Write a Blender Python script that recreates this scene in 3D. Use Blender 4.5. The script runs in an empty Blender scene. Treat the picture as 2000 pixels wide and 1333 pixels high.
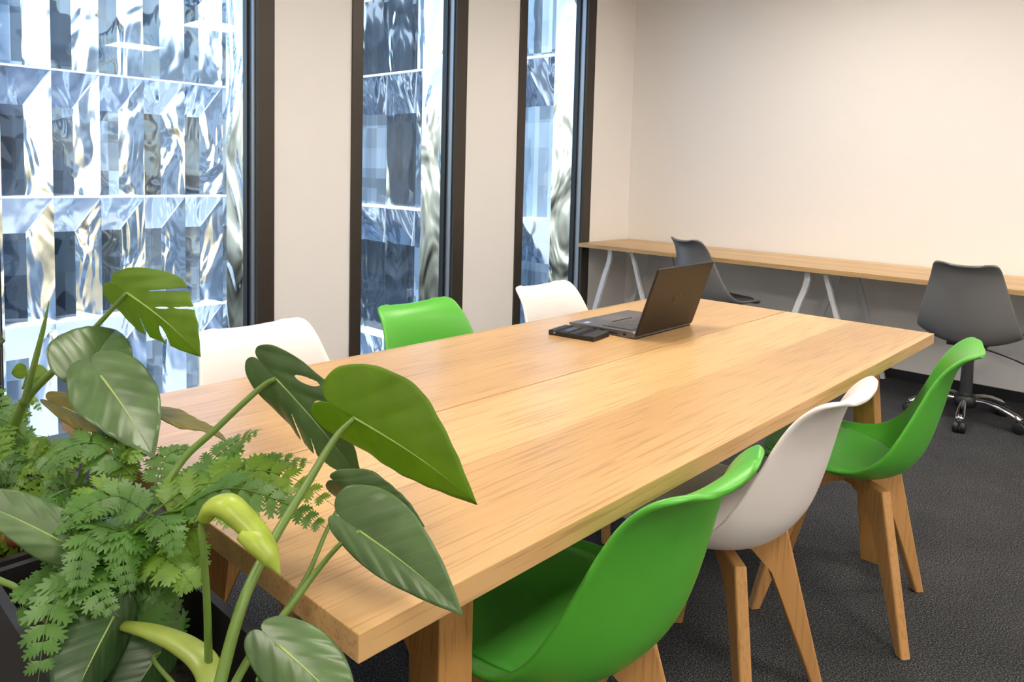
import bpy, bmesh, math, random
from mathutils import Vector, Matrix, noise

# ------------------------------------------------------------------ camera
scene = bpy.context.scene
COL = scene.collection
cam_data = bpy.data.cameras.new('camera')
cam = bpy.data.objects.new('camera', cam_data)
COL.objects.link(cam)
scene.camera = cam
YAW, PITCH, ROLL = -0.75026, 0.07552, 0.02579
fwd = Vector((math.sin(YAW) * math.cos(PITCH), math.cos(YAW) * math.cos(PITCH), -math.sin(PITCH)))
rgt = Vector((math.cos(YAW), -math.sin(YAW), 0))
upv = rgt.cross(fwd)
r2 = rgt * math.cos(ROLL) + upv * math.sin(ROLL)
u2 = -rgt * math.sin(ROLL) + upv * math.cos(ROLL)
M = Matrix((r2, u2, -fwd)).transposed().to_4x4()
M.translation = Vector((0.6329, -0.45425, 1.25))
cam.matrix_world = M
cam_data.sensor_width = 36
cam_data.lens = 1455.886 / 2000 * 36
cam_data.shift_x = 0.0
cam_data.shift_y = -(666.5 - 445.07) / 2000
cam_data.clip_start = 0.02
cam_data.clip_end = 400

# ------------------------------------------------------------------ world, sun, exposure
world = bpy.data.worlds.new('sky')
scene.world = world
world.use_nodes = True
wn = world.node_tree
wn.nodes.clear()
w_out = wn.nodes.new('ShaderNodeOutputWorld')
w_bg = wn.nodes.new('ShaderNodeBackground')
w_sky = wn.nodes.new('ShaderNodeTexSky')
w_sky.sky_type = 'NISHITA'
w_sky.sun_disc = False
w_sky.sun_elevation = math.radians(48)
w_sky.sun_rotation = math.radians(130)
w_sky.air_density = 1.0
w_sky.dust_density = 1.6
w_sky.ozone_density = 1.0
w_bg.inputs['Strength'].default_value = 0.58
wn.links.new(w_sky.outputs['Color'], w_bg.inputs['Color'])
wn.links.new(w_bg.outputs['Background'], w_out.inputs['Surface'])

sun_data = bpy.data.lights.new('sun', 'SUN')
sun = bpy.data.objects.new('sun', sun_data)
COL.objects.link(sun)
sun_data.energy = 3.0
sun_data.angle = math.radians(1.0)
sun_data.color = (1.0, 0.95, 0.88)
sun.rotation_euler = Vector((-0.50, 0.45, -0.75)).to_track_quat('-Z', 'Y').to_euler()

vs = scene.view_settings
vs.view_transform = 'Standard'
vs.look = 'None'
vs.gamma = 1.0
vs.use_curve_mapping = False
vs.exposure = 0.15
LAMP = 30.0          # radiance of the ceiling light panels
try:
    scene.cycles.sample_clamp_indirect = 12.0
    scene.cycles.max_bounces = 10
    scene.cycles.diffuse_bounces = 5
    scene.cycles.glossy_bounces = 5
    scene.cycles.transparent_max_bounces = 12
except Exception:
    pass

# ------------------------------------------------------------------ helpers
random.seed(7)

def tag(o, label=None, cat=None, group=None, kind=None):
    if label: o['label'] = label
    if cat: o['category'] = cat
    if group: o['group'] = group
    if kind: o['kind'] = kind
    return o

def empty(name, loc=(0, 0, 0), rz=0.0):
    o = bpy.data.objects.new(name, None)
    COL.objects.link(o)
    o.location = loc
    o.rotation_euler = (0, 0, rz)
    o.empty_display_size = 0.1
    return o

def link(name, me, mat=None, parent=None, smooth=False):
    o = bpy.data.objects.new(name, me)
    COL.objects.link(o)
    if mat is not None and not me.materials:
        me.materials.append(mat)
    if smooth:
        for p in me.polygons: p.use_smooth = True
    if parent is not None: o.parent = parent
    return o

def raw(name, verts, faces, mat=None, parent=None, smooth=False):
    me = bpy.data.meshes.new(name)
    me.from_pydata([tuple(v) for v in verts], [], faces)
    me.update()
    return link(name, me, mat, parent, smooth)

def bm_obj(name, bm, mat=None, parent=None, smooth=False):
    me = bpy.data.meshes.new(name)
    bmesh.ops.recalc_face_normals(bm, faces=bm.faces)
    bm.to_mesh(me)
    bm.free()
    return link(name, me, mat, parent, smooth)

def add_box(bm, lo, hi, bevel=0.0, seg=2, mtx=None):
    lo, hi = Vector(lo), Vector(hi)
    vs_ = [bm.verts.new(Vector((x, y, z))) for x in (lo.x, hi.x) for y in (lo.y, hi.y) for z in (lo.z, hi.z)]
    idx = [(0, 1, 3, 2), (4, 6, 7, 5), (0, 4, 5, 1), (2, 3, 7, 6), (0, 2, 6, 4), (1, 5, 7, 3)]
    fs = [bm.faces.new([vs_[i] for i in f]) for f in idx]
    geom = list(vs_)
    if bevel > 0:
        es = list({e for f in fs for e in f.edges})
        r = bmesh.ops.bevel(bm, geom=es, offset=bevel, segments=seg, profile=0.5, affect='EDGES')
        geom = list({v for f in r['faces'] for v in f.verts} | {v for v in geom if v.is_valid})
    if mtx is not None:
        bmesh.ops.transform(bm, matrix=mtx, verts=[v for v in geom if v.is_valid])

def box(name, lo, hi, mat, parent=None, bevel=0.0, seg=2, smooth=False):
    bm = bmesh.new()
    add_box(bm, lo, hi, bevel, seg)
    return bm_obj(name, bm, mat, parent, smooth)

def add_hexa(bm, bot, top, bevel=0.0, seg=2):
    b = [bm.verts.new(Vector(p)) for p in bot]
    t = [bm.verts.new(Vector(p)) for p in top]
    n = len(b)
    fs = [bm.faces.new(b[::-1]), bm.faces.new(t)]
    for i in range(n):
        fs.append(bm.faces.new((b[i], b[(i + 1) % n], t[(i + 1) % n], t[i])))
    if bevel > 0:
        es = list({e for f in fs for e in f.edges})
        bmesh.ops.bevel(bm, geom=es, offset=bevel, segments=seg, profile=0.5, affect='EDGES')

def catmull(pts, n):
    P = [Vector(p) for p in pts]
    P = [P[0] * 2 - P[1]] + P + [P[-1] * 2 - P[-2]]
    segs = len(P) - 3
    out = []
    for i in range(n + 1):
        x = i / n * segs
        k = min(int(x), segs - 1)
        t = x - k
        a, b, c, d = P[k:k + 4]
        out.append(0.5 * ((2 * b) + (c - a) * t + (2 * a - 5 * b + 4 * c - d) * t * t + (3 * b - a - 3 * c + d) * t ** 3))
    return out

def lerp_list(vals, n):
    m = len(vals) - 1
    out = []
    for i in range(n + 1):
        x = i / n * m
        k = min(int(x), m - 1)
        t = x - k
        t = t * t * (3 - 2 * t) if False else t
        out.append(vals[k] * (1 - t) + vals[k + 1] * t)
    return out

def add_tube(bm, pts, radii, sides=10, flat=1.0, up=Vector((0, 0, 1)), caps=True):
    rings = []
    n = len(pts)
    prev = None
    for i in range(n):
        a = pts[max(i - 1, 0)]
        b = pts[min(i + 1, n - 1)]
        d = (b - a).normalized()
        if prev is None:
            s = d.cross(up)
            if s.length < 1e-3: s = d.cross(Vector((1, 0, 0)))
        else:
            s = prev - d * prev.dot(d)
        s.normalize()
        prev = s
        w = d.cross(s).normalized()
        ring = []
        for k in range(sides):
            an = 2 * math.pi * k / sides
            ring.append(bm.verts.new(pts[i] + (s * math.cos(an) + w * math.sin(an) * flat) * radii[i]))
        rings.append(ring)
    for i in range(n - 1):
        for k in range(sides):
            bm.faces.new((rings[i][k], rings[i][(k + 1) % sides], rings[i + 1][(k + 1) % sides], rings[i + 1][k]))
    if caps:
        bm.faces.new(rings[0][::-1])
        bm.faces.new(rings[-1])

def tube(name, pts, radii, mat, parent=None, n=24, sides=10, flat=1.0):
    bm = bmesh.new()
    P = catmull(pts, n)
    R = lerp_list(radii, n)
    add_tube(bm, P, R, sides, flat)
    return bm_obj(name, bm, mat, parent, True)

def add_lathe(bm, prof, sides=24, center=(0, 0, 0)):
    c = Vector(center)
    rings = []
    for r, z in prof:
        rings.append([bm.verts.new(c + Vector((r * math.cos(2 * math.pi * k / sides), r * math.sin(2 * math.pi * k / sides), z))) for k in range(sides)])
    for i in range(len(prof) - 1):
        for k in range(sides):
            bm.faces.new((rings[i][k], rings[i][(k + 1) % sides], rings[i + 1][(k + 1) % sides], rings[i + 1][k]))
    bm.faces.new(rings[0][::-1])
    bm.faces.new(rings[-1])

def copy_tree(o, parent=None):
    c = o.copy()
    COL.objects.link(c)
    c.parent = parent
    for ch in list(o.children):
        copy_tree(ch, c)
    return c

# ------------------------------------------------------------------ materials
def nmat(name):
    m = bpy.data.materials.new(name)
    m.use_nodes = True
    nt = m.node_tree
    b = nt.nodes['Principled BSDF']
    return m, nt, b

def ND(nt, t, **kw):
    n = nt.nodes.new(t)
    for k, v in kw.items():
        setattr(n, k, v)
    return n

def plain(name, col, rough=0.5, metal=0.0, spec=0.5, coat=0.0):
    m, nt, b = nmat(name)
    b.inputs['Base Color'].default_value = (*col, 1)
    b.inputs['Roughness'].default_value = rough
    b.inputs['Metallic'].default_value = metal
    b.inputs['Specular IOR Level'].default_value = spec
    b.inputs['Coat Weight'].default_value = coat
    return m

def ramp(nt, stops, interp='LINEAR'):
    r = ND(nt, 'ShaderNodeValToRGB')
    r.color_ramp.interpolation = interp
    e = r.color_ramp.elements
    e[0].position, e[0].color = stops[0][0], (*stops[0][1], 1)
    e[1].position, e[1].color = stops[-1][0], (*stops[-1][1], 1)
    for p, c in stops[1:-1]:
        x = e.new(p)
        x.color = (*c, 1)
    return r

def mixcol(nt, a, b, fac, mode='MIX'):
    n = ND(nt, 'ShaderNodeMix', data_type='RGBA', blend_type=mode)
    for s, v in ((6, a), (7, b)):
        if isinstance(v, tuple): n.inputs[s].default_value = (*v, 1)
        else: nt.links.new(v, n.inputs[s])
    if isinstance(fac, (int, float)): n.inputs[0].default_value = fac
    else: nt.links.new(fac, n.inputs[0])
    return n.outputs[2]

def add_bump(nt, b, height, strength, dist):
    bp = ND(nt, 'ShaderNodeBump')
    bp.inputs['Strength'].default_value = strength
    bp.inputs['Distance'].default_value = dist
    nt.links.new(height, bp.inputs['Height'])
    nt.links.new(bp.outputs['Normal'], b.inputs['Normal'])
    return bp

def wood(name, light, dark, axis='Y', rough=0.42, stave=0.0, grain=1.0):
    """oak: long fibres along one axis, flowing growth rings, staves of slightly different tone"""
    m, nt, b = nmat(name)
    tc = ND(nt, 'ShaderNodeTexCoord')
    mp = ND(nt, 'ShaderNodeMapping')
    sc = {'Y': (1, 0.10, 1), 'X': (0.10, 1, 1), 'Z': (1, 1, 0.10)}[axis]
    mp.inputs['Scale'].default_value = sc
    vec = tc.outputs['Object']
    if stave > 0:
        # shift each stave's pattern so neighbouring staves differ
        sep = ND(nt, 'ShaderNodeSeparateXYZ')
        nt.links.new(vec, sep.inputs[0])
        src = {'Y': 'X', 'X': 'Y', 'Z': 'X'}[axis]
        dv = ND(nt, 'ShaderNodeMath', operation='DIVIDE'); dv.inputs[1].default_value = stave
        nt.links.new(sep.outputs[src], dv.inputs[0])
        fl = ND(nt, 'ShaderNodeMath', operation='FLOOR')
        nt.links.new(dv.outputs[0], fl.inputs[0])
        wn_ = ND(nt, 'ShaderNodeTexWhiteNoise', noise_dimensions='1D')
        nt.links.new(fl.outputs[0], wn_.inputs['W'])
        add = ND(nt, 'ShaderNodeVectorMath', operation='MULTIPLY_ADD')
        nt.links.new(wn_.outputs['Color'], add.inputs[0])
        add.inputs[1].default_value = (3, 9, 3)
        nt.links.new(vec, add.inputs[2])
        vec = add.outputs[0]
        tone = wn_.outputs['Value']
    nt.links.new(vec, mp.inputs['Vector'])
    n1 = ND(nt, 'ShaderNodeTexNoise')       # flowing rings
    n1.inputs['Scale'].default_value = 5.5 * grain
    n1.inputs['Detail'].default_value = 2
    n1.inputs['Roughness'].default_value = 0.45
    n1.inputs['Distortion'].default_value = 0.9
    nt.links.new(mp.outputs[0], n1.inputs['Vector'])
    mul = ND(nt, 'ShaderNodeMath', operation='MULTIPLY'); mul.inputs[1].default_value = 14
    nt.links.new(n1.outputs['Fac'], mul.inputs[0])
    fr = ND(nt, 'ShaderNodeMath', operation='PINGPONG'); fr.inputs[1].default_value = 1
    nt.links.new(mul.outputs[0], fr.inputs[0])
    mp2 = ND(nt, 'ShaderNodeMapping')
    mp2.inputs['Scale'].default_value = {'Y': (1, 0.03, 1), 'X': (0.03, 1, 1), 'Z': (1, 1, 0.03)}[axis]
    nt.links.new(vec, mp2.inputs['Vector'])
    n2 = ND(nt, 'ShaderNodeTexNoise')       # fine fibres
    n2.inputs['Scale'].default_value = 170
    n2.inputs['Detail'].default_value = 3
    nt.links.new(mp2.outputs[0], n2.inputs['Vector'])
    n3 = ND(nt, 'ShaderNodeTexNoise')       # broad tone
    n3.inputs['Scale'].default_value = 2.2
    nt.links.new(mp.outputs[0], n3.inputs['Vector'])
    mid = tuple((l + d) / 2 for l, d in zip(light, dark))
    r1 = ramp(nt, [(0.0, dark), (0.22, mid), (0.6, light), (1.0, light)])
    nt.links.new(fr.outputs[0], r1.inputs[0])
    c = mixcol(nt, light, r1.outputs[0], 0.55)
    r2_ = ramp(nt, [(0.36, tuple(x * 0.62 for x in dark)), (0.47, light), (1, light)])
    nt.links.new(n2.outputs['Fac'], r2_.inputs[0])
    c = mixcol(nt, c, r2_.outputs[0], 0.42, 'MIX')
    r3 = ramp(nt, [(0.3, (0.80, 0.76, 0.72)), (0.7, (1.06, 1.06, 1.06))])
    nt.links.new(n3.outputs['Fac'], r3.inputs[0])
    c = mixcol(nt, c, r3.outputs[0], 1.0, 'MULTIPLY')
    if stave > 0:
        r4 = ramp(nt, [(0, (0.86, 0.83, 0.80)), (1, (1.06, 1.06, 1.06))])
        nt.links.new(tone, r4.inputs[0])
        c = mixcol(nt, c, r4.outputs[0], 1.0, 'MULTIPLY')
    nt.links.new(c, b.inputs['Base Color'])
    b.inputs['Roughness'].default_value = rough
    b.inputs['Specular IOR Level'].default_value = 0.5
    add_bump(nt, b, n2.outputs['Fac'], 0.25, 0.0006)
    return m

def paint(name, col):
    m, nt, b = nmat(name)
    tc = ND(nt, 'ShaderNodeTexCoord')
    n = ND(nt, 'ShaderNodeTexNoise'); n.inputs['Scale'].default_value = 260; n.inputs['Detail'].default_value = 2
    nt.links.new(tc.outputs['Object'], n.inputs['Vector'])
    b.inputs['Base Color'].default_value = (*col, 1)
    b.inputs['Roughness'].default_value = 0.62
    b.inputs['Specular IOR Level'].default_value = 0.3
    add_bump(nt, b, n.outputs['Fac'], 0.12, 0.0008)
    return m

def carpet_mat():
    m, nt, b = nmat('carpet')
    tc = ND(nt, 'ShaderNodeTexCoord')
    n1 = ND(nt, 'ShaderNodeTexNoise'); n1.inputs['Scale'].default_value = 240; n1.inputs['Detail'].default_value = 2
    n2 = ND(nt, 'ShaderNodeTexNoise'); n2.inputs['Scale'].default_value = 620; n2.inputs['Detail'].default_value = 1
    n3 = ND(nt, 'ShaderNodeTexNoise'); n3.inputs['Scale'].default_value = 3.5; n3.inputs['Detail'].default_value = 4
    for n in (n1, n2, n3): nt.links.new(tc.outputs['Object'], n.inputs['Vector'])
    r1 = ramp(nt, [(0.37, (0.007, 0.008, 0.010)), (0.5, (0.030, 0.032, 0.035)), (0.65, (0.22, 0.225, 0.235))])
    mx = ND(nt, 'ShaderNodeMath', operation='MULTIPLY_ADD'); mx.inputs[1].default_value = 0.45
    nt.links.new(n2.outputs['Fac'], mx.inputs[0])
    sb = ND(nt, 'ShaderNodeMath', operation='MULTIPLY'); sb.inputs[1].default_value = 0.55
    nt.links.new(n1.outputs['Fac'], sb.inputs[0])
    nt.links.new(sb.outputs[0], mx.inputs[2])
    nt.links.new(mx.outputs[0], r1.inputs[0])
    r3 = ramp(nt, [(0.3, (0.82, 0.82, 0.82)), (0.7, (1.1, 1.1, 1.1))])
    nt.links.new(n3.outputs['Fac'], r3.inputs[0])
    nt.links.new(mixcol(nt, r1.outputs[0], r3.outputs[0], 1.0, 'MULTIPLY'), b.inputs['Base Color'])
    b.inputs['Roughness'].default_value = 0.95
    b.inputs['Specular IOR Level'].default_value = 0.1
    add_bump(nt, b, mx.outputs[0], 0.7, 0.004)
    return m

def crinkled_metal(name, col=(0.70, 0.78, 0.85), rough=0.12, amp=1.0, sc=1.25):
    m, nt, b = nmat(name)
    g = ND(nt, 'ShaderNodeNewGeometry')
    mp = ND(nt, 'ShaderNodeMapping'); mp.inputs['Scale'].default_value = (1, 1, 0.42)
    nt.links.new(g.outputs['Position'], mp.inputs['Vector'])
    n1 = ND(nt, 'ShaderNodeTexNoise'); n1.inputs['Scale'].default_value = sc; n1.inputs['Detail'].default_value = 2.0
    n1.inputs['Distortion'].default_value = 0.8; n1.inputs['Roughness'].default_value = 0.42
    nt.links.new(mp.outputs[0], n1.inputs['Vector'])
    n2 = ND(nt, 'ShaderNodeTexNoise'); n2.inputs['Scale'].default_value = 4.5; n2.inputs['Detail'].default_value = 1.0
    nt.links.new(mp.outputs[0], n2.inputs['Vector'])
    hm = ND(nt, 'ShaderNodeMath', operation='MULTIPLY_ADD'); hm.inputs[1].default_value = 0.05
    nt.links.new(n2.outputs['Fac'], hm.inputs[0]); nt.links.new(n1.outputs['Fac'], hm.inputs[2])
    b.inputs['Base Color'].default_value = (*col, 1)
    b.inputs['Metallic'].default_value = 1.0
    b.inputs['Roughness'].default_value = rough
    add_bump(nt, b, hm.outputs[0], 1.0, 0.15 * amp)
    return m

def facade_glass():
    m, nt, b = nmat('facade_glass')
    oi = ND(nt, 'ShaderNodeObjectInfo')
    g = ND(nt, 'ShaderNodeNewGeometry')
    mp = ND(nt, 'ShaderNodeMapping'); mp.inputs['Scale'].default_value = (1.4, 1.4, 0.8)
    nt.links.new(g.outputs['Position'], mp.inputs['Vector'])
    def cells(scale, offs):
        m_ = ND(nt, 'ShaderNodeVectorMath', operation='MULTIPLY_ADD')
        m_.inputs[1].default_value = scale; m_.inputs[2].default_value = offs
        nt.links.new(g.outputs['Position'], m_.inputs[0])
        f_ = ND(nt, 'ShaderNodeVectorMath', operation='FLOOR'); nt.links.new(m_.outputs[0], f_.inputs[0])
        w_ = ND(nt, 'ShaderNodeTexWhiteNoise', noise_dimensions='3D'); nt.links.new(f_.outputs[0], w_.inputs['Vector'])
        return w_.outputs['Value']
    ca = cells((3.9, 3.9, 0.8), (0.3, 0.1, 0.2)); cb = cells((2.6, 2.6, 2.1), (0.1, 0.6, 0.4))
    cq = ND(nt, 'ShaderNodeMath', operation='MULTIPLY'); cq.inputs[1].default_value = 0.45; nt.links.new(cb, cq.inputs[0])
    cm = ND(nt, 'ShaderNodeMath', operation='MULTIPLY_ADD'); cm.inputs[1].default_value = 1.5; nt.links.new(ca, cm.inputs[0]); nt.links.new(cq.outputs[0], cm.inputs[2])
    ch_ = ND(nt, 'ShaderNodeMath', operation='MULTIPLY'); ch_.inputs[1].default_value = 0.5; nt.links.new(cm.outputs[0], ch_.inputs[0])
    r = ramp(nt, [(0.0, (0.012, 0.016, 0.02)), (0.45, (0.03, 0.045, 0.06)), (0.7, (0.10, 0.14, 0.18)), (1, (0.42, 0.55, 0.66))])
    av = ND(nt, 'ShaderNodeMath', operation='MULTIPLY'); av.inputs[1].default_value = 0.45
    nt.links.new(ch_.outputs[0], av.inputs[0])
    ad = ND(nt, 'ShaderNodeMath', operation='MULTIPLY_ADD'); ad.inputs[1].default_value = 0.72
    nt.links.new(oi.outputs['Random'], ad.inputs[0])
    nt.links.new(av.outputs[0], ad.inputs[2])
    nt.links.new(ad.outputs[0], r.inputs[0])
    nt.links.new(r.outputs[0], b.inputs['Base Color'])
    b.inputs['Roughness'].default_value = 0.03
    b.inputs['IOR'].default_value = 2.3
    n1 = ND(nt, 'ShaderNodeTexNoise'); n1.inputs['Scale'].default_value = 0.5
    nt.links.new(g.outputs['Position'], n1.inputs['Vector'])
    add_bump(nt, b, n1.outputs['Fac'], 1.0, 0.12)
    return m

def window_glass():
    m = bpy.data.materials.new('window_glass')
    m.use_nodes = True
    nt = m.node_tree
    nt.nodes.clear()
    o = ND(nt, 'ShaderNodeOutputMaterial')
    t = ND(nt, 'ShaderNodeBsdfTransparent'); t.inputs[0].default_value = (0.90, 0.96, 0.98, 1)
    g = ND(nt, 'ShaderNodeBsdfGlossy'); g.inputs['Roughness'].default_value = 0.0
    f = ND(nt, 'ShaderNodeFresnel'); f.inputs['IOR'].default_value = 1.45
    x = ND(nt, 'ShaderNodeMixShader')
    nt.links.new(f.outputs[0], x.inputs[0])
    nt.links.new(t.outputs[0], x.inputs[1])
    nt.links.new(g.outputs[0], x.inputs[2])
    nt.links.new(x.outputs[0], o.inputs[0])
    return m

def leaf_mat(name, col, back, trans=0.35, rough=0.34, vein=(0.30, 0.42, 0.10), veins=True):
    m, nt, b = nmat(name)
    out = nt.nodes['Material Output']
    uv = ND(nt, 'ShaderNodeUVMap')
    sep = ND(nt, 'ShaderNodeSeparateXYZ')
    nt.links.new(uv.outputs[0], sep.inputs[0])
    tc = ND(nt, 'ShaderNodeTexCoord')
    n = ND(nt, 'ShaderNodeTexNoise'); n.inputs['Scale'].default_value = 28; n.inputs['Detail'].default_value = 3
    nt.links.new(tc.outputs['Object'], n.inputs['Vector'])
    r = ramp(nt, [(0.3, tuple(c * 0.78 for c in col)), (0.7, tuple(min(1, c * 1.25) for c in col))])
    nt.links.new(n.outputs['Fac'], r.inputs[0])
    c = r.outputs[0]
    if veins:
        # lateral veins run forward from the midrib: constant u - 0.55|v|
        ab = ND(nt, 'ShaderNodeMath', operation='ABSOLUTE'); nt.links.new(sep.outputs[1], ab.inputs[0])
        ma = ND(nt, 'ShaderNodeMath', operation='MULTIPLY_ADD'); ma.inputs[1].default_value = -0.42
        nt.links.new(ab.outputs[0], ma.inputs[0]); nt.links.new(sep.outputs[0], ma.inputs[2])
        mu = ND(nt, 'ShaderNodeMath', operation='MULTIPLY'); mu.inputs[1].default_value = 8.0
        nt.links.new(ma.outputs[0], mu.inputs[0])
        pp = ND(nt, 'ShaderNodeMath', operation='PINGPONG'); pp.inputs[1].default_value = 0.5
        nt.links.new(mu.outputs[0], pp.inputs[0])
        rv = ramp(nt, [(0.0, (1, 1, 1)), (0.09, (0, 0, 0))])
        nt.links.new(pp.outputs[0], rv.inputs[0])
        s = ND(nt, 'ShaderNodeMath', operation='MULTIPLY'); s.inputs[1].default_value = 0.11
        nt.links.new(rv.outputs[0], s.inputs[0])
        c = mixcol(nt, c, vein, s.outputs[0])
        add_bump(nt, b, pp.outputs[0], 0.22, 0.0015)
    nt.links.new(c, b.inputs['Base Color'])
    b.inputs['Roughness'].default_value = rough
    b.inputs['Specular IOR Level'].default_value = 0.55
    tr = ND(nt, 'ShaderNodeBsdfTranslucent')
    tr.inputs[0].default_value = (*back, 1)
    mx = ND(nt, 'ShaderNodeMixShader'); mx.inputs[0].default_value = trans
    nt.links.new(b.outputs[0], mx.inputs[1])
    nt.links.new(tr.outputs[0], mx.inputs[2])
    nt.links.new(mx.outputs[0], out.inputs[0])
    return m

def emit(name, col, strength):
    m = bpy.data.materials.new(name)
    m.use_nodes = True
    nt = m.node_tree
    nt.nodes.clear()
    o = ND(nt, 'ShaderNodeOutputMaterial')
    e = ND(nt, 'ShaderNodeEmission')
    e.inputs[0].default_value = (*col, 1)
    e.inputs[1].default_value = strength
    nt.links.new(e.outputs[0], o.inputs[0])
    return m

OAK_L, OAK_D = (0.66, 0.435, 0.200), (0.50, 0.285, 0.105)
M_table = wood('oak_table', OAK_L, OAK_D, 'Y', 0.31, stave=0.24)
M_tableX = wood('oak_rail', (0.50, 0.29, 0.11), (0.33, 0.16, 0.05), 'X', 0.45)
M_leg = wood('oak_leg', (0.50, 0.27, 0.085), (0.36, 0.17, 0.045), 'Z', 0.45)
M_desk = wood('oak_desk', (0.70, 0.49, 0.24), (0.54, 0.33, 0.13), 'X', 0.42, stave=0.12)
M_beech = wood('beech', (0.60, 0.335, 0.125), (0.50, 0.255, 0.08), 'Z', 0.42)
M_wall = paint('wall_paint', (0.86, 0.845, 0.83))
M_ceil = paint('ceiling_paint', (0.86, 0.85, 0.83))
M_carpet = carpet_mat()
M_skirt = plain('black_skirting', (0.012, 0.012, 0.013), 0.45)
M_frame = plain('bronze_frame', (0.052, 0.043, 0.034), 0.42, 0.3)
M_gasket = plain('black_gasket', (0.006, 0.010, 0.016), 0.35)
M_spacer = plain('aluminium_spacer', (0.32, 0.35, 0.40), 0.35, 0.7)
M_winglass = window_glass()
M_metal = crinkled_metal('mirror_metal')
M_reveal = crinkled_metal('mirror_reveal', (0.74, 0.81, 0.86), 0.08, 0.34, 4.2)
M_ledge = plain('pale_ledge', (0.80, 0.86, 0.90), 0.35, 0.2)
M_fglass = facade_glass()
M_ext = plain('pale_cladding', (0.62, 0.64, 0.66), 0.35, 0.1)
M_darkpane = plain('dark_pane', (0.03, 0.035, 0.045), 0.05)
M_paving = plain('courtyard_paving', (0.58, 0.58, 0.58), 0.8)
M_green = plain('green_plastic', (0.088, 0.42, 0.038), 0.36)
M_greenpad = plain('green_cushion', (0.085, 0.42, 0.045), 0.5)
M_white = plain('white_plastic', (0.83, 0.79, 0.765), 0.36)
M_whitepad = plain('white_cushion', (0.70, 0.665, 0.64), 0.5)
M_grey = plain('grey_plastic', (0.19, 0.19, 0.195), 0.36)
M_greypad = plain('grey_cushion', (0.085, 0.085, 0.09), 0.5)
M_chrome = plain('chrome', (0.80, 0.80, 0.82), 0.10, 1.0)
M_black = plain('black_plastic', (0.014, 0.014, 0.015), 0.38)
M_gas = plain('gas_lift', (0.12, 0.13, 0.14), 0.25, 0.8)
M_whitemetal = plain('white_metal', (0.72, 0.74, 0.76), 0.4)
M_lapdark = plain('laptop_lid', (0.016, 0.011, 0.008), 0.42, 0.2)
M_lapgrey = plain('laptop_deck', (0.16, 0.165, 0.18), 0.36, 0.7)
M_key = plain('laptop_key', (0.016, 0.016, 0.018), 0.5)
M_logo = plain('laptop_logo', (0.16, 0.12, 0.075), 0.3, 0.8)
M_screen = plain('laptop_screen', (0.006, 0.006, 0.007), 0.15)
M_sticker = plain('sticker', (0.55, 0.62, 0.75), 0.4)
M_rubber = plain('matt_black', (0.012, 0.012, 0.012), 0.55)
M_planter = plain('black_planter', (0.022, 0.021, 0.021), 0.42)
M_terra = plain('terracotta', (0.30, 0.075, 0.035), 0.6)
M_lampframe = plain('lamp_frame', (0.8, 0.8, 0.8), 0.4)
M_lamp = emit('lamp_diffuser', (1.0, 0.90, 0.79), LAMP)
M_glide = plain('white_glide', (0.75, 0.74, 0.72), 0.5)

# ------------------------------------------------------------------ room
XW, YW = -2.82, 4.635          # window wall, far wall
XR, YB, ZC = 4.4, -2.6, 2.72
TH = 0.30
WINS = [(0.226, 1.476), (1.938, 2.792), (3.275, 4.110)]
WZ0, WZ1 = 0.0, 2.66

tag(box('floor', (XW, YB, -0.12), (XR, YW, 0.0), M_carpet), 'charcoal speckled carpet floor', kind='structure')
tag(box('ceiling', (XW - TH, YB - 0.2, ZC), (XR + 0.2, YW + 0.2, ZC + 0.2), M_ceil), 'white ceiling', kind='structure')
tag(box('wall_far', (XW - TH, YW, -0.12), (XR + 0.2, YW + 0.2, ZC), M_wall), 'plain white painted wall behind the long desk', kind='structure')
tag(box('wall_right', (XR, YB, -0.12), (XR + 0.2, YW, ZC), M_wall), 'plain white wall', kind='structure')
tag(box('wall_back', (XW - TH, YB - 0.2, -0.12), (XR + 0.2, YB, ZC), M_wall), 'plain white wall', kind='structure')
bm = bmesh.new()
ys = [YB] + [v for w in WINS for v in w] + [YW]
for i in range(0, len(ys), 2):
    add_box(bm, (XW - TH, ys[i], -0.12), (XW, ys[i + 1], ZC))
for a, b in WINS:
    add_box(bm, (XW - TH, a, -0.12), (XW, b, WZ0))
    add_box(bm, (XW - TH, a, WZ1), (XW, b, ZC))
tag(bm_obj('wall_left', bm, M_wall), 'white painted piers between tall windows', kind='structure')
tag(box('baseboard_far', (XW, YW - 0.014, 0.0), (XR, YW, 0.06), M_skirt), 'black baseboard below the far wall', kind='structure')
bm = bmesh.new()
for i in range(0, len(ys), 2):
    add_box(bm, (XW, ys[i], 0.0), (XW + 0.014, min(ys[i + 1], YW - 0.014), 0.06))
tag(bm_obj('baseboard_left', bm, M_skirt), 'black baseboard below the windows', kind='structure')

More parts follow.
